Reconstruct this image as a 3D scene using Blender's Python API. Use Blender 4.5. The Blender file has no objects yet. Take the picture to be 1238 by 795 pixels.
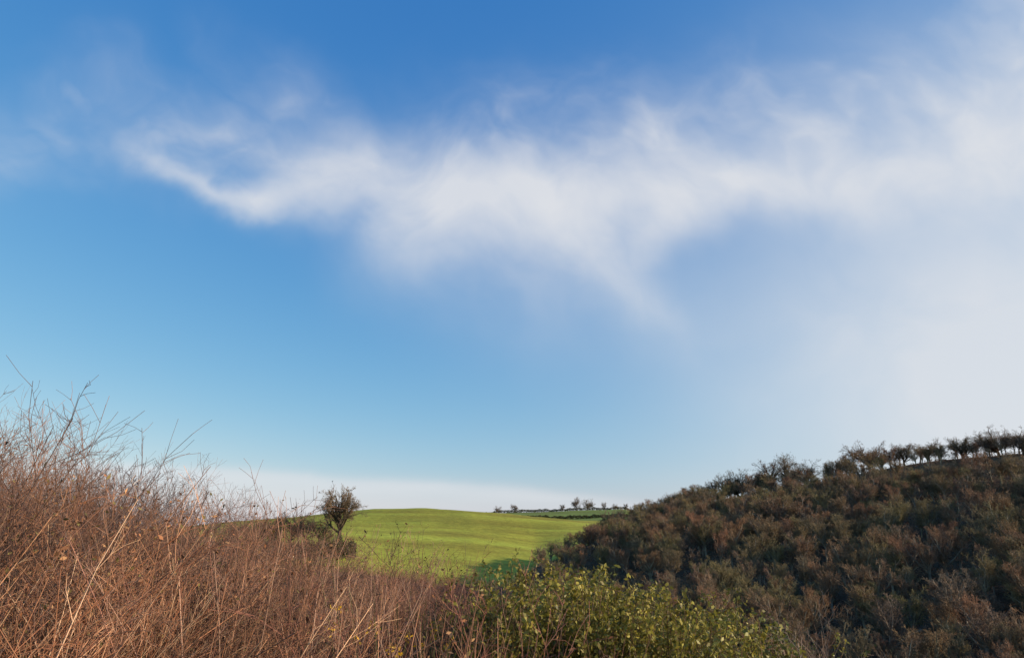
import bpy, math, numpy as np
from mathutils import Vector
rng=np.random.default_rng(7)
sc=bpy.context.scene
F=821.0; PITCH=math.radians(16.5); SW,SH=1238.,795.
cp,sp=math.cos(PITCH),math.sin(PITCH)
def ray(px,py):
    x=(np.asarray(px,float)-SW/2)/F; y=(SH/2-np.asarray(py,float))/F
    X=x; Y=cp-y*sp; Z=sp+y*cp
    return np.arctan2(X,Y), Z/np.hypot(X,Y)
def AZ(px,py=640): return ray(px,py)[0]
def TE(px,py): return ray(px,py)[1]
# ---------------- noise
_tab=np.random.default_rng(3).random((256,256))
def vn(x,y):
    xi=np.floor(x).astype(int); yi=np.floor(y).astype(int); fx=x-xi; fy=y-yi
    fx=fx*fx*fx*(fx*(fx*6-15)+10); fy=fy*fy*fy*(fy*(fy*6-15)+10)
    a=_tab[xi&255,yi&255]; b=_tab[(xi+1)&255,yi&255]; c=_tab[xi&255,(yi+1)&255]; d=_tab[(xi+1)&255,(yi+1)&255]
    return (a*(1-fx)+b*fx)*(1-fy)+(c*(1-fx)+d*fx)*fy
def fbm(x,y,o=5,g=.5):
    s=0;a=1;t=0
    for i in range(o):
        s=s+a*vn(x*2**i+17.3*i,y*2**i+9.1*i); t+=a; a*=g
    return s/t
# ---------------- mesh helpers
def make_mesh(name,V,Fc,col=None,mat=None,smooth=False,link=True,attrs=None):
    me=bpy.data.meshes.new(name)
    V=np.ascontiguousarray(V,dtype=np.float32); Fc=np.ascontiguousarray(Fc,dtype=np.int32)
    n=Fc.shape[1]
    me.vertices.add(len(V)); me.vertices.foreach_set('co',V.ravel())
    me.loops.add(Fc.size); me.loops.foreach_set('vertex_index',Fc.ravel())
    me.polygons.add(len(Fc)); me.polygons.foreach_set('loop_start',np.arange(0,Fc.size,n,dtype=np.int32))
    me.polygons.foreach_set('loop_total',np.full(len(Fc),n,dtype=np.int32))
    if smooth: me.polygons.foreach_set('use_smooth',np.ones(len(Fc),dtype=bool))
    me.update(calc_edges=True)
    if col is not None:
        a=me.color_attributes.new('Col','FLOAT_COLOR','POINT')
        c=np.ones((len(V),4),dtype=np.float32); c[:,:3]=col; a.data.foreach_set('color',c.ravel())
    if attrs:
        for k,v in attrs.items():
            a=me.attributes.new(k,'FLOAT','POINT'); a.data.foreach_set('value',np.asarray(v,dtype=np.float32).ravel())
    if mat: me.materials.append(mat)
    if not link: return me
    ob=bpy.data.objects.new(name,me); sc.collection.objects.link(ob); return ob
def nrm(v): return v/np.maximum(np.linalg.norm(v,axis=-1,keepdims=True),1e-9)
def tubes(P,R,sides=3):
    N,K,_=P.shape
    T=np.empty_like(P); T[:,1:-1]=P[:,2:]-P[:,:-2]; T[:,0]=P[:,1]-P[:,0]; T[:,-1]=P[:,-1]-P[:,-2]; T=nrm(T)
    ref=rng.normal(size=(N,1,3)); A=nrm(np.cross(T,ref)); B=np.cross(T,A)
    ang=np.arange(sides)*2*math.pi/sides
    V=P[:,:,None,:]+R[:,:,None,None]*(np.cos(ang)[None,None,:,None]*A[:,:,None,:]+np.sin(ang)[None,None,:,None]*B[:,:,None,:])
    base=(np.arange(N)*K*sides)[:,None,None]; k=(np.arange(K-1)*sides)[None,:,None]; s=np.arange(sides)[None,None,:]; s2=(s+1)%sides
    F4=np.stack([base+k+s,base+k+s2,base+k+sides+s2,base+k+sides+s],-1).reshape(-1,4)
    return V.reshape(-1,3),F4,K*sides
def join(parts):
    V=[];Fc=[];C=[];o=0
    for v,f,c in parts:
        V.append(v);Fc.append(f+o);C.append(c);o+=len(v)
    return np.concatenate(V),np.concatenate(Fc),np.concatenate(C)
def strand_part(P,R,C,sides=3):
    v,f,n=tubes(P,R,sides); return v,f,np.repeat(C,n,axis=0)
def grow(P,R,n,t0,t1,lf,ang,up,K=4,jit=.15,rf=.55,tipr=.4,rmin=0,absL=None):
    N,K0,_=P.shape
    idx=np.repeat(np.arange(N),n); M=len(idx); t=t0+(t1-t0)*rng.random(M)
    f=t*(K0-1)*.9999; i=f.astype(int); w=(f-i)[:,None]
    a=P[idx,i];b=P[idx,i+1]; base=a*(1-w)+b*w; tan=nrm(b-a)
    L=np.linalg.norm(np.diff(P,axis=1),axis=2).sum(1)[idx]
    v=rng.normal(size=(M,3)); v-=(v*tan).sum(1,keepdims=True)*tan; v=nrm(v)
    g=(ang*(.65+.7*rng.random(M)))[:,None]
    d=np.cos(g)*tan+np.sin(g)*v; d[:,2]+=up; d=nrm(d)
    if absL is None: ln=L*lf*(1-.45*(t-t0)/(t1-t0+1e-6))*(.6+.7*rng.random(M))
    else: ln=absL*(.75+.4*rng.random(M))
    Q=np.empty((M,K,3)); Q[:,0]=base
    for k in range(1,K):
        Q[:,k]=Q[:,k-1]+d*(ln/(K-1))[:,None]
        d=d+rng.normal(size=(M,3))*jit; d[:,2]+=up*.25; d=nrm(d)
    r0=np.maximum((R[idx,i]*(1-w[:,0])+R[idx,i+1]*w[:,0])*rf,rmin)
    r=r0[:,None]*np.linspace(1,tipr,K)[None,:]
    return Q,np.maximum(r,rmin*.7),idx
# ---------------- materials
def new_mat(name):
    m=bpy.data.materials.new(name); m.use_nodes=True; nt=m.node_tree; nt.nodes.clear(); return m,nt
def plant_mat(name,rough=.8,var=.5,scale=3.,objvar=0.,trans=0.,spec=.2):
    m,nt=new_mat(name); N=nt.nodes; L=nt.links
    at=N.new('ShaderNodeAttribute'); at.attribute_name='Col'
    geo=N.new('ShaderNodeTexCoord'); no=N.new('ShaderNodeTexNoise'); no.inputs['Scale'].default_value=scale; no.inputs['Detail'].default_value=4
    L.new(geo.outputs['Object'],no.inputs['Vector'])
    mr=N.new('ShaderNodeMapRange'); mr.inputs[1].default_value=.3; mr.inputs[2].default_value=.7; mr.inputs[3].default_value=1-var; mr.inputs[4].default_value=1+var
    L.new(no.outputs[0],mr.inputs[0])
    hs=N.new('ShaderNodeHueSaturation'); L.new(at.outputs['Color'],hs.inputs['Color']); L.new(mr.outputs[0],hs.inputs['Value'])
    out=hs.outputs[0]
    if objvar>0:
        oi=N.new('ShaderNodeObjectInfo')
        cr=N.new('ShaderNodeValToRGB'); e=cr.color_ramp.elements
        e[0].position=0;e[0].color=(.7,.66,.6,1)
        e[1].position=1;e[1].color=(1.2,1.0,.85,1)
        for p,c in ((.2,(1.05,1.02,.88,1)),(.4,(.85,.86,.62,1)),(.55,(1.1,1.0,.85,1)),(.7,(.8,.70,.65,1)),(.85,(.95,1.0,.72,1))):
            x=e.new(p); x.color=c
        L.new(oi.outputs['Random'],cr.inputs[0])
        mx=N.new('ShaderNodeMix'); mx.data_type='RGBA'; mx.blend_type='MULTIPLY'; mx.inputs[0].default_value=objvar
        L.new(out,mx.inputs[6]); L.new(cr.outputs[0],mx.inputs[7]); out=mx.outputs[2]
    bs=N.new('ShaderNodeBsdfPrincipled'); bs.inputs['Roughness'].default_value=rough; bs.inputs['Specular IOR Level'].default_value=spec
    L.new(out,bs.inputs['Base Color'])
    o=N.new('ShaderNodeOutputMaterial'); sh=bs.outputs[0]
    if trans>0:
        tr=N.new('ShaderNodeBsdfTranslucent'); L.new(out,tr.inputs['Color'])
        ms=N.new('ShaderNodeMixShader'); ms.inputs[0].default_value=trans; L.new(sh,ms.inputs[1]); L.new(tr.outputs[0],ms.inputs[2]); sh=ms.outputs[0]
    L.new(sh,o.inputs[0]); return m
M_bark=plant_mat('bare_tree_bark',var=.35,scale=6,objvar=.9)
M_stem=plant_mat('dry_stems',var=.5,scale=1.1,trans=.15)
M_twig=plant_mat('shrub_twigs',var=.55,scale=.8)
M_leaf=plant_mat('evergreen_leaves',rough=.5,var=.35,scale=2.,trans=.3,spec=.35)
M_hedge=plant_mat('hedge_leaves',var=.5,scale=.4)
M_under=plant_mat('undergrowth',var=.5,scale=.15)
# ---------------- terrain
def zp(px,py,d): return float(TE(px,py))*d
colsdef={}
far=[(1500,-25),(4000,-80),(30000,-600)]
def col(px,nearl,mid,farl=None):
    colsdef[px]=list(nearl)+[(d,zp(px,py,d)) for d,py in mid]+(farl or [])+far
nl=[(1.5,-1.65),(5,-1.55),(10,-1.3),(18,-1.9),(30,-4)]
col(-900,nl+[(60,-9),(200,-12),(450,-12)],[],[(900,-16)])
col(-100,nl+[(60,-8),(200,-9),(450,-6)],[],[(900,-12)])
col(100,nl+[(60,-10),(150,-13)],[(260,668),(420,648)],[(520,-6),(900,-12)])
col(200,[(1.5,-1.65),(5,-1.7),(10,-1.7),(18,-2.8),(60,-13),(150,-18)],[(250,664),(420,638)],[(520,-3),(900,-10)])
col(280,[(1.5,-1.65),(5,-1.8),(10,-2.0),(18,-3.4),(60,-14),(150,-19)],[(250,662),(420,629)],[(520,2),(900,-8)])
n2=[(1.5,-1.7),(5,-2.0),(10,-2.4),(18,-4.5),(60,-16),(150,-21)]
col(360,n2,[(250,664),(420,623)],[(520,5),(900,-5)])
col(410,n2,[(250,664),(330,640),(420,618)],[(520,6),(900,-3)])
col(450,n2,[(245,672),(330,642),(420,613)],[(520,8),(900,0)])
col(510,n2,[(240,684),(330,640),(420,612)],[(520,9),(900,4)])
col(570,[(1.5,-1.7),(5,-2.2),(10,-2.9),(18,-6),(60,-19),(150,-22)],[(235,694),(320,646),(410,616)],[(520,6)]+[(850,zp(570,622,850))])
col(610,[(1.5,-1.7),(5,-2.3),(10,-3.2),(18,-7),(60,-20),(150,-22)],[(235,697),(320,650),(410,619),(560,628),(850,619)])
col(650,[(1.5,-1.7),(5,-2.4),(10,-3.4),(18,-8),(60,-22),(120,-23)],[(190,680),(240,694),(320,656),(400,624),(560,628),(850,618)])
col(700,[(1.5,-1.7),(5,-2.4),(10,-3.6),(18,-8),(60,-23),(110,-22)],[(220,660),(270,666),(320,652),(400,629),(560,629),(850,616)])
col(760,[(1.5,-1.7),(5,-2.5),(10,-3.8),(18,-8.5),(60,-24),(100,-22)],[(240,637),(300,645),(400,634),(560,626),(850,614)])
def rcol(px,rd,py): col(px,[(1.5,-1.7),(5,-2.6),(10,-4.2),(18,-9),(55,-24),(85,-21)],[(rd,py),(rd+18,py+1)],[(rd+120,zp(px,py,rd)-8),(900,-5)])
rcol(800,245,625); rcol(850,250,611); rcol(900,250,600); rcol(950,246,590); rcol(1010,240,581)
rcol(1050,236,571); rcol(1100,231,563); rcol(1150,226,555); rcol(1238,216,546); rcol(1400,200,538)
col(2600,[(1.5,-1.7),(5,-1.9),(10,-2.5),(30,-6),(80,-14),(200,0),(400,0)],[],[(900,-10)])
az_k=np.array([float(AZ(p)) for p in sorted(colsdef)]); keys=sorted(colsdef)
ND=420; LD=np.linspace(math.log(1.0),math.log(30000),ND)
Dg=np.exp(LD)
prof=[]
for k in keys:
    p=sorted(colsdef[k]); xs=np.array([a for a,_ in p],float); ys=[b for _,b in p]
    prof.append(np.interp(Dg,xs,ys))
prof=np.array(prof)
ker=np.exp(-np.linspace(-1.6,1.6,5)**2); ker/=ker.sum()
def sm(a): 
    b=np.pad(a,2,mode='edge'); return np.convolve(b,ker,'valid')
prof=np.array([sm(p) for p in prof])
AZg=np.concatenate([np.radians(np.arange(-180,-55,3.)),np.radians(np.arange(-55,50,.14)),np.radians(np.arange(50,180.1,3.))])
Zg=np.empty((len(AZg),ND))
wrap_az=np.concatenate([[-math.pi],az_k,[math.pi]])
backp=(prof[0]+prof[-1])/2
wp=np.vstack([backp,prof,backp])
for j in range(ND): Zg[:,j]=np.interp(AZg,wrap_az,wp[:,j])
fine=(AZg>math.radians(-54))&(AZg<math.radians(49)); kk=np.exp(-np.linspace(-2,2,15)**2); kk/=kk.sum()
Zs=Zg.copy()
for j in range(ND):
    Zs[:,j]=np.convolve(np.pad(Zg[:,j],7,mode='edge'),kk,'valid')
Zg[fine]=Zs[fine]
Xg=np.sin(AZg)[:,None]*Dg[None]; Yg=np.cos(AZg)[:,None]*Dg[None]
amp=np.clip((Dg-3)/60,0,1)[None]*.9
Zg=Zg+amp*(fbm(Xg/22+50,Yg/22+50,4)-.5)*1.1
def ground(x,y):
    a=np.arctan2(x,y); d=np.clip(np.hypot(x,y),1.01,29000)
    ia=np.clip(np.searchsorted(AZg,a)-1,0,len(AZg)-2); wa=(a-AZg[ia])/(AZg[ia+1]-AZg[ia])
    f=(np.log(d)-LD[0])/(LD[1]-LD[0]); i=np.clip(f.astype(int),0,ND-2); w=f-i
    return (Zg[ia,i]*(1-w)+Zg[ia,i+1]*w)*(1-wa)+(Zg[ia+1,i]*(1-w)+Zg[ia+1,i+1]*w)*wa
def polar(az,d): return np.sin(az)*d,np.cos(az)*d
na=len(AZg)
V=np.stack([Xg,Yg,Zg],-1).reshape(-1,3)
ii,jj=np.meshgrid(np.arange(na-1),np.arange(ND-1),indexing='ij')
Fq=np.stack([ii*ND+jj,ii*ND+jj+1,(ii+1)*ND+jj+1,(ii+1)*ND+jj],-1).reshape(-1,4)
azf=np.repeat(AZg,ND); df=np.tile(Dg,na); pxf=SW/2+F*np.tan(np.clip(azf,-1.2,1.2))*cp
wx=[585,620,650,700,760,800,900,1000,1040,1100,1238,1500]
win=[150,150,140,110,85,75,66,60,60,60,60,60]
wout=[165,178,205,232,250,262,266,238,214,200,184,166]
def wood_in(px): return np.interp(px,wx,win)
def wood_out(px): return np.interp(px,wx,wout)
nz=fbm(V[:,0]/18,V[:,1]/18,4)
field=((df>215+30*(nz-.5))&(pxf>-300)&(pxf<800)).astype(float)
field*=1-((pxf>590)&(df<wood_out(pxf)+6)&(pxf>600))
field[(df>225)&(pxf<230)]=1
bracken=((pxf>=985)&(df>wood_out(pxf)-4)&(df<600)).astype(float)
farf=(df>480).astype(float)
litter=np.array([.11,.068,.042]); grass=np.array([.30,.285,.04]); brk=np.array([.19,.095,.05]); fg=np.array([.18,.22,.05])
big=fbm(V[:,0]/55+4,V[:,1]/40+8,3)
c=litter[None]*(1-field[:,None])+(grass[None]*(.74+.52*big[:,None]))*field[:,None]
c=c*(1-bracken[:,None])+brk[None]*bracken[:,None]
m=(farf*field)[:,None]; c=c*(1-m)+fg[None]*m
colr=c
m,nt=new_mat('ground_grass_and_leaf_litter'); N=nt.nodes;L=nt.links
at=N.new('ShaderNodeAttribute'); at.attribute_name='Col'
tc=N.new('ShaderNodeTexCoord')
mp=N.new('ShaderNodeMapping'); mp.inputs['Rotation'].default_value=(0,0,math.radians(12)); mp.inputs['Scale'].default_value=(.012,.06,.05); L.new(tc.outputs['Object'],mp.inputs[0])
n1=N.new('ShaderNodeTexNoise'); n1.inputs['Scale'].default_value=1; n1.inputs['Detail'].default_value=5; n1.inputs['Roughness'].default_value=.6; L.new(mp.outputs[0],n1.inputs['Vector'])
n2_=N.new('ShaderNodeTexNoise'); n2_.inputs['Scale'].default_value=.35; n2_.inputs['Detail'].default_value=8; n2_.inputs['Roughness'].default_value=.75; L.new(tc.outputs['Object'],n2_.inputs['Vector'])
r1=N.new('ShaderNodeMapRange'); r1.inputs[1].default_value=.3; r1.inputs[2].default_value=.7; r1.inputs[3].default_value=.66; r1.inputs[4].default_value=1.30; L.new(n1.outputs[0],r1.inputs[0])
r2=N.new('ShaderNodeMapRange'); r2.inputs[1].default_value=.3; r2.inputs[2].default_value=.7; r2.inputs[3].default_value=.68; r2.inputs[4].default_value=1.32; L.new(n2_.outputs[0],r2.inputs[0])
mu=N.new('ShaderNodeMath'); mu.operation='MULTIPLY'; L.new(r1.outputs[0],mu.inputs[0]); L.new(r2.outputs[0],mu.inputs[1])
hs=N.new('ShaderNodeHueSaturation'); L.new(at.outputs['Color'],hs.inputs['Color']); L.new(mu.outputs[0],hs.inputs['Value'])
mh=N.new('ShaderNodeMapRange'); mh.inputs[1].default_value=.35; mh.inputs[2].default_value=.65; mh.inputs[3].default_value=.485; mh.inputs[4].default_value=.52; L.new(n1.outputs[0],mh.inputs[0]); L.new(mh.outputs[0],hs.inputs['Hue'])
bs=N.new('ShaderNodeBsdfPrincipled'); bs.inputs['Roughness'].default_value=.95; bs.inputs['Specular IOR Level'].default_value=.1; L.new(hs.outputs[0],bs.inputs['Base Color'])
bp=N.new('ShaderNodeBump'); bp.inputs['Strength'].default_value=.5; bp.inputs['Distance'].default_value=.5; L.new(n2_.outputs[0],bp.inputs['Height']); L.new(bp.outputs[0],bs.inputs['Normal'])
o=N.new('ShaderNodeOutputMaterial'); L.new(bs.outputs[0],o.inputs[0])
make_mesh('hillside_ground',V,Fq,colr,m,smooth=True)
# ---------------- trees
def tree_mesh(name,seed,spread=1.,twigcol=(.11,.08,.055),trunkf=.45,n1=9,n4=5,n5=2,rmin=.0014,up=.12,limb=.42,trcol=(.10,.08,.06),t0=.45):
    global rng
    old=rng; rng=np.random.default_rng(seed)
    K=6; P=np.zeros((1,K,3)); P[0,:,2]=np.linspace(0,trunkf,K); P[0,1:,:2]+=np.cumsum(rng.normal(size=(K-1,2))*.008,0); P[0,0]=0,0,-.04
    R=np.linspace(.026,.016,K)[None]
    L1,R1,_=grow(P,R,n1,t0,1,.0,.75*spread,.22+up,K=6,jit=.13,rf=.62,absL=limb)
    L2,R2,_=grow(L1,R1,7,.2,1,.55,.7,up,K=5,jit=.16,rf=.6)
    L3,R3,_=grow(L2,R2,6,.15,1,.55,.7,up*.6,K=4,jit=.18,rf=.55,rmin=rmin)
    L4,R4,_=grow(L3,R3,n4,.15,1,.6,.7,up*.5,K=3,jit=.2,rf=.5,rmin=rmin)
    parts=[]; tr=np.array(trcol); tw=np.array(twigcol)
    lv=[(P,R,tr,6),(L1,R1,tr,5),(L2,R2,(tr+tw)/2,3),(L3,R3,tw,3),(L4,R4,tw*1.05,3)]
    if n5:
        L5,R5,_=grow(L4,R4,n5,.2,1,.6,.7,up*.4,K=3,jit=.2,rf=.6,rmin=rmin*.8); lv.append((L5,R5,tw*1.1,3))
    for P_,R_,cc,s in lv:
        C=cc[None]*(.75+.5*rng.random((len(P_),1))); parts.append(strand_part(P_,R_,C,s))
    V,Fc,C=join(parts)
    h=np.percentile(V[:,2],99.8); V=V/h
    rng=old
    return make_mesh(name,V,Fc,C,M_bark,link=False)
wood_meshes=[tree_mesh('woodland_tree_mesh_%d'%i,100+i,spread=.75+.12*(i%3),twigcol=c,trunkf=.34+.06*(i%3),n1=10,n4=4,n5=2,rmin=.0017,up=.22,limb=.46,trcol=(.32,.27,.21),t0=.35) for i,c in enumerate([(.27,.175,.11),(.24,.19,.105),(.28,.165,.105),(.23,.175,.125),(.25,.20,.105),(.27,.175,.12)])]
oaks=[tree_mesh('oak_mesh_%d'%i,230+i,spread=1.35,twigcol=(.19,.145,.11),trunkf=.26+.05*i,n1=19,n4=5,n5=1,rmin=.0012,up=.05,limb=.44,t0=.18) for i in range(5)]
lone=tree_mesh('lone_tree_mesh',77,spread=1.15,twigcol=(.20,.15,.11),trunkf=.44,n1=20,n4=5,n5=2,rmin=.0011,up=-.02,limb=.34,t0=.42)
def put(me,name,x,y,h,parent=None,w=1.,sink=.0):
    ob=bpy.data.objects.new(name,me); sc.collection.objects.link(ob)
    ob.location=(x,y,float(ground(np.array(x),np.array(y)))-sink); ob.scale=(h*w,h*w,h); ob.rotation_euler=(rng.normal()*.05,rng.normal()*.05,rng.random()*6.28)
    if parent: ob.parent=parent
    return ob
wood=bpy.data.objects.new('bare_woodland',None); sc.collection.objects.link(wood)
cnt=0
NN=int(280*280/(4.0**2)); gx=rng.uniform(-20,260,NN); gy=rng.uniform(20,300,NN)
ga=np.arctan2(gx,gy); gd=np.hypot(gx,gy); gp=SW/2+F*np.tan(ga)*cp
ok=(gp>588)&(gp<1400)&(gd>wood_in(gp))&(gd<wood_out(gp))
for x,y,p in zip(gx[ok],gy[ok],gp[ok]):
    big_=fbm(np.array(x/25.),np.array(y/25.),3)
    h=rng.uniform(4.4,8.4)*(.75+.5*float(big_))*(1 if p>700 else .8)
    put(wood_meshes[rng.integers(6)],'tree_%d'%cnt,x,y,h,wood,w=rng.uniform(.85,1.3)); cnt+=1
print('wood trees',cnt)
def leaves(Pc,size,C,asp=.5):
    n=len(Pc); a=nrm(rng.normal(size=(n,3))); b=nrm(np.cross(a,rng.normal(size=(n,3)))); nn=np.cross(a,b)
    s=size[:,None]
    V=np.stack([Pc-a*s,Pc+b*s*asp+nn*s*.12,Pc+a*s,Pc-b*s*asp+nn*s*.12],1).reshape(-1,3)
    Fc=(np.arange(n)*4)[:,None]+np.arange(4)[None]
    return V,Fc,np.repeat(C,4,axis=0)
def palette(n,cols,var=.35):
    c=np.array(cols)[rng.integers(len(cols),size=n)]; return c*(1-var+2*var*rng.random((n,1)))
nU=100000; gx=rng.uniform(-20,250,nU*3); gy=rng.uniform(20,300,nU*3); ga=np.arctan2(gx,gy); gd=np.hypot(gx,gy); gp=SW/2+F*np.tan(ga)*cp
ok=(gp>595)&(gp<1400)&(gd>58)&(gd<np.maximum(wood_out(gp)+2,np.where(gp>985,np.interp(gp,[985,1238,1400],[240,214,195]),0)))
gx,gy,gp=gx[ok][:nU],gy[ok][:nU],gp[ok][:nU]; hh=fbm(gx/2.5,gy/2.5,3)
gz=ground(gx,gy)+rng.random(len(gx))**1.2*2.2*np.clip(hh*1.8-.4,.1,1.2)
C=palette(len(gx),[(.24,.14,.08),(.20,.12,.075),(.17,.14,.07),(.25,.14,.08),(.19,.14,.10)],.3)
v,f,c=leaves(np.stack([gx,gy,gz],1),rng.uniform(.18,.42,len(gx)),C,.22); make_mesh('bracken_undergrowth',v,f,c,M_under)
def tree_at(px,py_top,d,name='oak_tree',w=1.,k=None,ms=None):
    az=float(AZ(px,py_top+10)); x,y=polar(az,d); zt=zp(px,py_top,d); zg=float(ground(np.array(x),np.array(y)))
    h=max(zt-zg,2.); ms=ms or oaks
    return put(ms[rng.integers(len(ms))] if k is None else ms[k],name,x,y,h,None,w)
tree_at(412,586,250,w=.95,ms=[lone])
for px,py,d,w in [(602,611,800,1.1),(621,609,800,1.1),(680,609,840,1.0),(696,600,830,1.0),(710,602,832,1.0),(730,606,840,1.0),(743,608,840,.9),(757,608,850,.9)]:
    tree_at(px,py,d,w=w)
for px,py,d,w in [(352,616,262,1.1),(335,622,262,1.1),(372,621,268,1.1),(318,625,262,1.2),(300,627,258,1.2),(386,628,258,1.2),(286,631,256,1.2)]:
    tree_at(px,py,d,'hawthorn_tree',w)
def rd(px): return np.interp(px,[850,950,1010,1050,1100,1150,1238,1400],[250,246,240,236,231,226,216,200])
ridge=[(872,571,1.2),(890,566,1.1),(930,555,1.2),(948,547,1.15),(971,555,1.2),(1018,556,1.3),(1047,531,1.2),(1064,540,1.1),(1091,534,1.3),(1121,530,1.1),(1134,536,1.2),(1161,526,1.25),(1193,521,1.1),(1203,515,1.2),(1232,515,1.25),(1262,512,1.2),(1290,510,1.3)]
for px,py,w in ridge: tree_at(px,py,float(rd(px))+rng.uniform(-3,10),w=w*.95)
for i in range(44):
    px=1024+i*5.8+rng.normal()*6; tree_at(px,np.interp(px,[1026,1238],[549,524])+abs(rng.normal())*7-3,float(rd(px))+rng.uniform(-8,6),'ash_tree',rng.uniform(1.0,1.5),ms=wood_meshes)
def hedge(name,p0,p1,d0,d1,h,wd,n,colr,size=.3):
    t=rng.random(n); px=p0+(p1-p0)*t; d=d0+(d1-d0)*t+rng.normal(size=n)*wd/2
    x,y=polar(AZ(px),d); z=ground(x,y); hh=h*(.4+1.1*fbm(px/6.,px*0+3,3)); z=z+hh*rng.random(n)**.7
    C=np.array(colr)[None]*(.6+.8*rng.random((n,1)))
    v,f,c=leaves(np.stack([x,y,z],1),size*(.6+.8*rng.random(n)),C); return make_mesh(name,v,f,c,M_hedge)
hedge('field_hedgerow',612,765,575,600,2.6,3,7000,(.07,.075,.03),.45)
hedge('field_hedgerow',270,432,236,240,4.5,7,16000,(.10,.085,.035),.3)
hedge('field_hedgerow',560,770,845,850,3.0,6,7000,(.08,.08,.04),.6)
# ---------------- foreground thicket
silx=[-250,-150,0,60,100,150,200,260,300,400,450,500,560,620,700,850,940,1000,1060,1100]; sily=[518,522,542,546,560,574,592,620,636,648,660,670,686,698,720,755,772,778,795,810]
def Tsil(px):
    py=np.interp(px,silx,sily); return ray(px,py)[1]
def scatter(n,p0,p1,d0,d1):
    px=rng.uniform(p0,p1,n); d=np.sqrt(rng.uniform(d0**2,d1**2,n)); x,y=polar(AZ(px,700),d); return px,d,x,y,ground(x,y)
def stems(n,p0,p1,d0,d1,hl,hh,lean,bend,K=7,jit=.03,leanx=0.,var=.6):
    px,d,x,y,z=scatter(n,p0,p1,d0,d1)
    H=(Tsil(px)*d-z)*rng.uniform(hl,hh,n)*(1-var/2+var*fbm(x*.9+30,y*.9,3)); H=np.clip(H,.5,3.2)
    dr=np.stack([rng.normal(size=n)*lean+leanx,rng.normal(size=n)*lean,np.ones(n)],1); dr=nrm(dr)
    bd=np.stack([rng.normal(size=n)*bend+leanx*.3,rng.normal(size=n)*bend,-np.abs(rng.normal(size=n))*bend*.5],1)
    P=np.empty((n,K,3)); P[:,0]=np.stack([x,y,z-.03],1)
    for k in range(1,K):
        P[:,k]=P[:,k-1]+dr*(H/(K-1))[:,None]
        dr=nrm(dr+bd+rng.normal(size=(n,3))*jit)
    return P,px,d
P,px,d=stems(2600,-170,250,2.8,7,.48,.80,.30,.12,leanx=.08,var=1.0,jit=.07)
R=np.linspace(.0048,.0014,7)[None]*(.6+.8*rng.random((len(P),1)))
pal=[(.42,.20,.10),(.34,.155,.08),(.52,.29,.155),(.19,.10,.06),(.58,.38,.22)]
C=palette(len(P),pal)
Q,RQ,ix=grow(P,R,7,.25,1,.2,.7,.2,K=4,jit=.2,rf=.6,rmin=.0011)
Q2,RQ2,ix2=grow(Q,RQ,2,.3,1,.5,.5,.05,K=3,jit=.15,rf=.7,rmin=.0010)
v,f,c=join([strand_part(P,R,C),strand_part(Q,RQ,C[ix]*.95),strand_part(Q2,RQ2,C[ix][ix2]*1.0)])
make_mesh('dry_reed_thicket',v,f,c,M_stem)
def shrubs(name,n,p0,p1,d0,d1,hl,hh,pal,per=9,fac=(6,4),r0=.009,spread=.35,hmax=3.3,leafcol=None,leafn=2):
    px,d,x,y,z=scatter(n,p0,p1,d0,d1)
    H=(Tsil(px)*d-z)*rng.uniform(hl,hh,n)
    x=np.repeat(x,per)+rng.normal(size=n*per)*.12; y=np.repeat(y,per)+rng.normal(size=n*per)*.12; z=np.repeat(z,per); H=np.clip(np.repeat(H,per),.5,hmax)*rng.uniform(.55,1.0,n*per)
    M=n*per; K=6; dr=nrm(np.stack([rng.normal(size=M)*spread,rng.normal(size=M)*spread,np.ones(M)],1))
    P=np.empty((M,K,3)); P[:,0]=np.stack([x,y,z-.05],1)
    for k in range(1,K):
        P[:,k]=P[:,k-1]+dr*(H/(K-1))[:,None]; dr=dr+rng.normal(size=(M,3))*.13; dr[:,2]+=.06; dr=nrm(dr)
    R=np.linspace(r0,r0*.25,K)[None]*(.7+.6*rng.random((M,1)))
    C=np.repeat(palette(n,pal,.45),per,axis=0)*(.8+.4*rng.random((M,1)))
    A,RA,i1=grow(P,R,fac[0],.2,1,.33,.75,.15,K=4,jit=.2,rf=.6,rmin=.0020)
    B,RB,i2=grow(A,RA,fac[1],.15,1,.5,.75,.08,K=3,jit=.22,rf=.6,rmin=.0015)
    parts=[strand_part(P,R,C*.8),strand_part(A,RA,C[i1]),strand_part(B,RB,C[i1][i2]*1.1)]
    if leafcol:
        sel=np.repeat(rng.random(n)<.55,per)[i1][i2]&(rng.random(len(B))<.8)
        Bs=B[sel]; idx=np.repeat(np.arange(len(Bs)),leafn); pt=Bs[idx,rng.integers(1,3,len(idx))]+rng.normal(size=(len(idx),3))*.015
        parts.append(leaves(pt,rng.uniform(.008,.02,len(idx)),palette(len(idx),leafcol,.4),.45))
    v,f,c=join(parts)
    return make_mesh(name,v,f,c,M_twig)
brown=[(.16,.10,.075),(.21,.12,.08),(.11,.075,.06),(.25,.14,.085)]
dead=[(.26,.12,.055),(.20,.10,.05),(.30,.17,.08),(.15,.12,.04)]
shrubs('bare_shrub_thicket',250,-180,320,4.6,14,.80,1.17,brown,per=9,fac=(8,6),spread=.3)
shrubs('bramble_thicket',170,-150,300,3.4,6.5,.6,1.0,[(.32,.155,.085),(.36,.19,.105),(.15,.085,.06),(.20,.115,.075)],per=8,r0=.006,fac=(8,5),spread=.45,leafcol=dead)
shrubs('bramble_thicket',210,210,420,3.8,14,.7,1.12,[(.21,.115,.075),(.26,.14,.085),(.12,.075,.055),(.28,.16,.10)],per=9,r0=.007,fac=(8,6),spread=.42,leafcol=dead,leafn=1)
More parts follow.
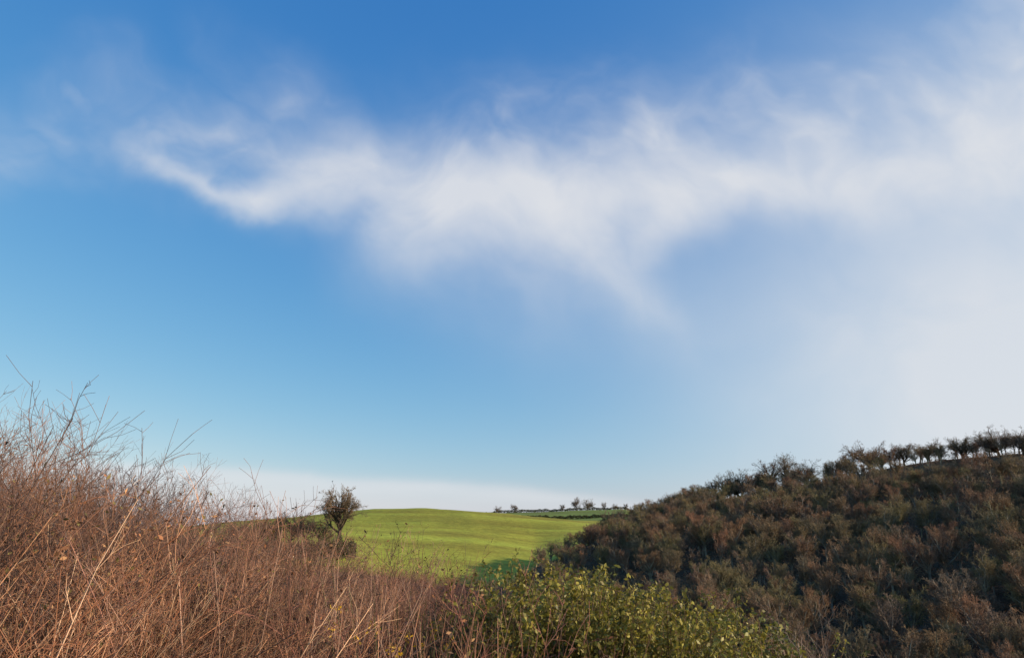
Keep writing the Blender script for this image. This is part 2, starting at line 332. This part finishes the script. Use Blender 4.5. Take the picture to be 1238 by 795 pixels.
shrubs('bramble_thicket',220,400,610,3.6,14,.65,1.12,[(.20,.11,.075),(.26,.14,.085),(.11,.07,.055),(.23,.105,.07)],per=8,r0=.006,fac=(7,6),spread=.40,leafcol=dead,leafn=1)
shrubs('bare_shrub_thicket',60,560,700,7.5,14,.8,1.0,brown,per=8)
shrubs('bare_shrub_thicket',60,890,1060,5.5,9,.9,1.12,[(.32,.23,.16),(.2,.13,.09)],per=6)
P,px,d=stems(420,240,640,2.8,7,.8,1.04,.14,.05,var=.3)
R=np.linspace(.0042,.0013,7)[None]*(.6+.8*rng.random((len(P),1))); C=palette(len(P),[(.42,.23,.13),(.50,.31,.20),(.28,.14,.09)])
Q,RQ,ix=grow(P,R,5,.3,1,.16,.5,.15,K=3,jit=.12,rf=.6,rmin=.0012)
v,f,c=join([strand_part(P,R,C),strand_part(Q,RQ,C[ix])]); make_mesh('dead_stalks',v,f,c,M_stem)
# ---------------- evergreen bush
bx=[575,600,620,640,665,700,730,760,800,830,860,900,930,960]; by=[770,722,688,676,686,686,702,710,712,734,726,742,770,810]
n=2100; px,d,x,y,z=scatter(n,585,945,4.6,8.)
T=ray(px,np.interp(px,bx,by))[1]; H=(T*d-z)*np.clip((.50+.80*fbm(x*1.6+9,y*1.6,3))*rng.uniform(.84,1.0,n),.4,.99); H=np.clip(H,.3,3)
K=6; dr=nrm(np.stack([rng.normal(size=n)*.15,rng.normal(size=n)*.12,np.ones(n)],1)); P=np.empty((n,K,3)); P[:,0]=np.stack([x,y,z],1)
for k in range(1,K):
    P[:,k]=P[:,k-1]+dr*(H/(K-1))[:,None]; dr=nrm(dr+rng.normal(size=(n,3))*.1)
R=np.linspace(.008,.002,K)[None]*np.ones((n,1))
A,RA,i1=grow(P,R,6,.5,1,.12,.6,.15,K=4,jit=.12,rf=.6,rmin=.0015)
def leafon(P,cnt,t0,spread):
    N,K0,_=P.shape; idx=np.repeat(np.arange(N),cnt); t=t0+(1-t0)*rng.random(len(idx)); f=t*(K0-1)*.9999; i=f.astype(int); w=(f-i)[:,None]
    return P[idx,i]*(1-w)+P[idx,i+1]*w+rng.normal(size=(len(idx),3))*spread, idx
l1,id1=leafon(A,14,.1,.016); l2,id2=leafon(P,20,.6,.02)
LP=np.vstack([l1,l2]); tint=np.clip(fbm(x*1.2+3,y*1.2+9,3)*1.8-.45+rng.normal(size=n)*.2,0,1); ti=np.concatenate([tint[i1][id1],tint[id2]])[:,None]
g1=np.array([.075,.095,.024]); g2=np.array([.29,.25,.04]); C=(g1*(1-ti)+g2*ti)*(.55+.9*rng.random((len(LP),1)))
lv=leaves(LP,rng.uniform(.011,.024,len(LP)),C)
v,f,c=join([strand_part(P,R,palette(n,[(.16,.10,.05)])),strand_part(A,RA,palette(len(A),[(.2,.16,.05)])),lv])
make_mesh('evergreen_bush',v,f,c,M_leaf)
Pf,_,_=stems(26,440,540,3.4,4.6,.78,.95,.1,.03); tips=Pf[:,-2]; k=np.repeat(np.arange(26),14)
C=palette(len(k),[(.7,.42,.02)],.2); lv=leaves(tips[k]+rng.normal(size=(len(k),3))*.02,rng.uniform(.008,.014,len(k)),C)
Rf=np.linspace(.004,.0015,7)[None]*np.ones((26,1)); v,f,c=join([strand_part(Pf[:,:],Rf,palette(26,[(.1,.11,.03)])),lv]); make_mesh('gorse_bush',v,f,c,M_leaf)
# ---------------- cirrus, low bank and painted haze
def stroke(U,Vv,pts,warpU=0,warpV=0):
    d=np.zeros_like(U); u=U+warpU; v=Vv+warpV
    for (x0,y0,w0,a0),(x1,y1,w1,a1) in zip(pts[:-1],pts[1:]):
        dx,dy=x1-x0,y1-y0; t=np.clip(((u-x0)*dx+(v-y0)*dy)/(dx*dx+dy*dy),0,1)
        r=np.hypot(u-x0-t*dx,v-y0-t*dy); w=w0+(w1-w0)*t; a=a0+(a1-a0)*t
        d=np.maximum(d,a*np.exp(-(r/w)**2*1.1))
    return d
azs=np.linspace(math.radians(-47),math.radians(47),900); els=np.linspace(math.radians(-.6),math.radians(48),620)
A_,E_=np.meshgrid(azs,els,indexing='ij')
DX=np.cos(E_)*np.sin(A_); DY=np.cos(E_)*np.cos(A_); DZ=np.sin(E_)
w_=DY*cp+DZ*sp; U=SW/2+F*DX/w_; W=SH/2-F*(-DY*sp+DZ*cp)/w_
wu=(fbm(U/160,W/160,4)-.5)*110; wv=(fbm(U/150+40,W/150+7,4)-.5)*90
fu=(fbm(U/45+5,W/45+5,4)-.5)*24; fv=(fbm(U/45+25,W/45+15,4)-.5)*24
main=[(125,165,22,.06),(160,188,18,.22),(205,210,14,.42),(262,235,15,.58),(305,243,24,.70),(360,215,46,.66),(440,208,50,.72),(540,240,52,.82),(640,232,50,.80),(720,235,52,.82),(800,228,52,.80),(900,222,46,.77),(1000,222,50,.72),(1100,212,56,.72),(1180,190,68,.76),(1260,165,95,.8)]
tail=[(690,255,46,.58),(735,315,38,.44),(770,360,28,.32),(815,395,20,.12)]
tail2=[(820,245,36,.55),(775,300,30,.40),(752,340,24,.27)]
belly=[(470,265,40,.40),(520,295,38,.36),(600,285,40,.36),(680,285,46,.40)]
veil=[(-20,190,50,.22),(60,140,60,.24),(110,115,50,.40),(180,160,60,.40),(300,185,60,.38),(420,185,65,.32),(620,190,80,.34),(850,180,85,.38),(1050,145,90,.45),(1240,85,115,.55)]
wisp=[(80,105,16,.36),(125,150,18,.38),(165,175,24,.30),(215,190,26,.24)]
wisp2=[(240,60,40,.08),(330,110,50,.26),(400,160,50,.24)]
under=[(470,300,60,.24),(600,335,75,.32),(720,350,70,.32),(820,400,55,.16)]
D1=stroke(U,W,main,wu*.22+fu,wv*.2+fv)
D2=np.maximum(stroke(U,W,tail,wu*.2+fu*.6,wv*.15+fv*.4),stroke(U,W,tail2,wu*.2+fu*.6,wv*.15+fv*.4)); D3=stroke(U,W,belly,wu*.3+fu,wv*.3+fv)
D4=np.maximum(stroke(U,W,veil,wu,wv),np.maximum(stroke(U,W,wisp,wu*.3+fu,wv*.3+fv),stroke(U,W,wisp2,wu,wv))); D5=stroke(U,W,under,wu*.6,wv*.6)
th=math.radians(55); s1=(U*math.cos(th)+W*math.sin(th)); s2=(-U*math.sin(th)+W*math.cos(th))
fib=fbm(s1/150+wu/60+3,s2/40+wv/40+8,5,.5); fib2=fbm((U+W*.35+wu)/170,(W-U*.3+wv)/36+30,5,.5)
soft=fbm(U/90+wu/50,W/60+wv/50,5)
mod=np.clip(.38+1.15*(soft*.6+fib*.2+fib2*.2),.3,1.1)
wis=np.clip((soft*.35+fib*.35+fib2*.3-.30)/.34,0,1.2)
comb=1-(1-np.clip(D1*mod,0,.84))*(1-np.clip(D2*(.4+.65*wis),0,.8))*(1-np.clip(D3*(.4+.6*wis),0,.8))*(1-np.clip(D4*(.3+1.4*wis*soft),0,.8))*(1-np.clip(D5*(.65+.35*wis),0,.7))
sg=lambda t:1/(1+np.exp(-t))
hz=sg((U-1000-(W-400)*.10)/125)*.98*np.exp(-((W-470)/(np.where(W<470,260.,420.)))**2)*(.85+.3*soft)  # pale haze on the right, painted into the cloud sheet's opacity
hz+=.30*sg((U-1060)/100)*np.exp(-((W-110)/140.)**2)
hz+=.18*sg((U-800)/80)*np.exp(-((W-430)/170.)**2)
comb=1-(1-comb)*(1-np.clip(hz,0,.85))
top=np.interp(U,[-100,110,300,500,640,760,900,1300],[552,560,570,583,591,603,625,650])+(soft-.5)*7
bank=sg((W-top)/3.0)*(.42+.25*np.exp(-((W-top)/16)**2))
bank*=np.interp(U,[-50,60,150,640,780,900],[.2,.6,1,.95,.6,.2])*(.75+.5*fbm(U/160,W/14,4))
den=1-(1-comb)*(1-np.clip(bank,0,.92))
edge=np.clip((math.radians(46.9)-np.abs(A_))/math.radians(3),0,1)*np.clip((math.radians(48)-E_)/math.radians(3),0,1)
den=den*edge
dist=np.minimum(2500/np.maximum(np.sin(E_),1e-3),24000)
V=np.stack([DX*dist,DY*dist,DZ*dist],-1).reshape(-1,3)
na_,ne_=A_.shape; ii,jj=np.meshgrid(np.arange(na_-1),np.arange(ne_-1),indexing='ij')
Fq=np.stack([ii*ne_+jj,(ii+1)*ne_+jj,(ii+1)*ne_+jj+1,ii*ne_+jj+1],-1).reshape(-1,4)
m,nt=new_mat('cirrus_emissive'); N=nt.nodes;L=nt.links
at=N.new('ShaderNodeAttribute'); at.attribute_name='cloud_haze_opacity'
tr=N.new('ShaderNodeBsdfTransparent'); em=N.new('ShaderNodeEmission'); em.inputs[0].default_value=(.81,.825,.86,1); em.inputs[1].default_value=.93  # cloud glows by itself; emission stands in for sunlight on it
ms=N.new('ShaderNodeMixShader'); L.new(at.outputs['Fac'],ms.inputs[0]); L.new(tr.outputs[0],ms.inputs[1]); L.new(em.outputs[0],ms.inputs[2])
o=N.new('ShaderNodeOutputMaterial'); L.new(ms.outputs[0],o.inputs[0])
try: m.cycles.emission_sampling='NONE'
except Exception as e: print(e)
make_mesh('cirrus_cloud',V,Fq,None,m,smooth=True,attrs={'cloud_haze_opacity':den.reshape(-1)})
# ---------------- light
SAZ=math.radians(104); SEL=math.radians(19.5)
w=bpy.data.worlds.new('World'); sc.world=w; w.use_nodes=True; nt=w.node_tree; nt.nodes.clear(); N=nt.nodes; L=nt.links
sk=N.new('ShaderNodeTexSky'); sk.sky_type='NISHITA'; sk.sun_disc=False; sk.sun_elevation=SEL; sk.sun_rotation=SAZ
sk.air_density=1.0; sk.dust_density=.6; sk.ozone_density=2.5; sk.altitude=50
sep=N.new('ShaderNodeSeparateColor'); cmb=N.new('ShaderNodeCombineColor'); L.new(sk.outputs[0],sep.inputs[0])
ST=.12
for i,(a,p) in enumerate([(1.4,1.32),(.96,.78),(.87,.37)]):
    m1=N.new('ShaderNodeMath'); m1.operation='MULTIPLY'; m1.inputs[1].default_value=.12; L.new(sep.outputs[i],m1.inputs[0])
    m2=N.new('ShaderNodeMath'); m2.operation='POWER'; m2.inputs[1].default_value=p; L.new(m1.outputs[0],m2.inputs[0])
    m3=N.new('ShaderNodeMath'); m3.operation='MULTIPLY'; m3.inputs[1].default_value=a/ST; L.new(m2.outputs[0],m3.inputs[0])
    L.new(m3.outputs[0],cmb.inputs[i])
bg=N.new('ShaderNodeBackground'); bg.inputs[1].default_value=ST
ow=N.new('ShaderNodeOutputWorld'); L.new(cmb.outputs[0],bg.inputs[0]); L.new(bg.outputs[0],ow.inputs[0])
ld=bpy.data.lights.new('sun','SUN'); ld.energy=5.0; ld.angle=math.radians(.5); ld.color=(1,.86,.68)
lo=bpy.data.objects.new('sun',ld); sc.collection.objects.link(lo)
lo.rotation_euler=Vector((math.sin(SAZ)*math.cos(SEL),math.cos(SAZ)*math.cos(SEL),math.sin(SEL))).to_track_quat('Z','Y').to_euler()
cd=bpy.data.cameras.new('camera'); co=bpy.data.objects.new('camera',cd); sc.collection.objects.link(co); sc.camera=co
cd.lens=36*F/SW; cd.clip_start=.05; cd.clip_end=80000; co.rotation_euler=(math.pi/2+PITCH,0,0)
sc.view_settings.view_transform='Standard'; sc.view_settings.look='None'; sc.view_settings.exposure=0; sc.view_settings.gamma=1
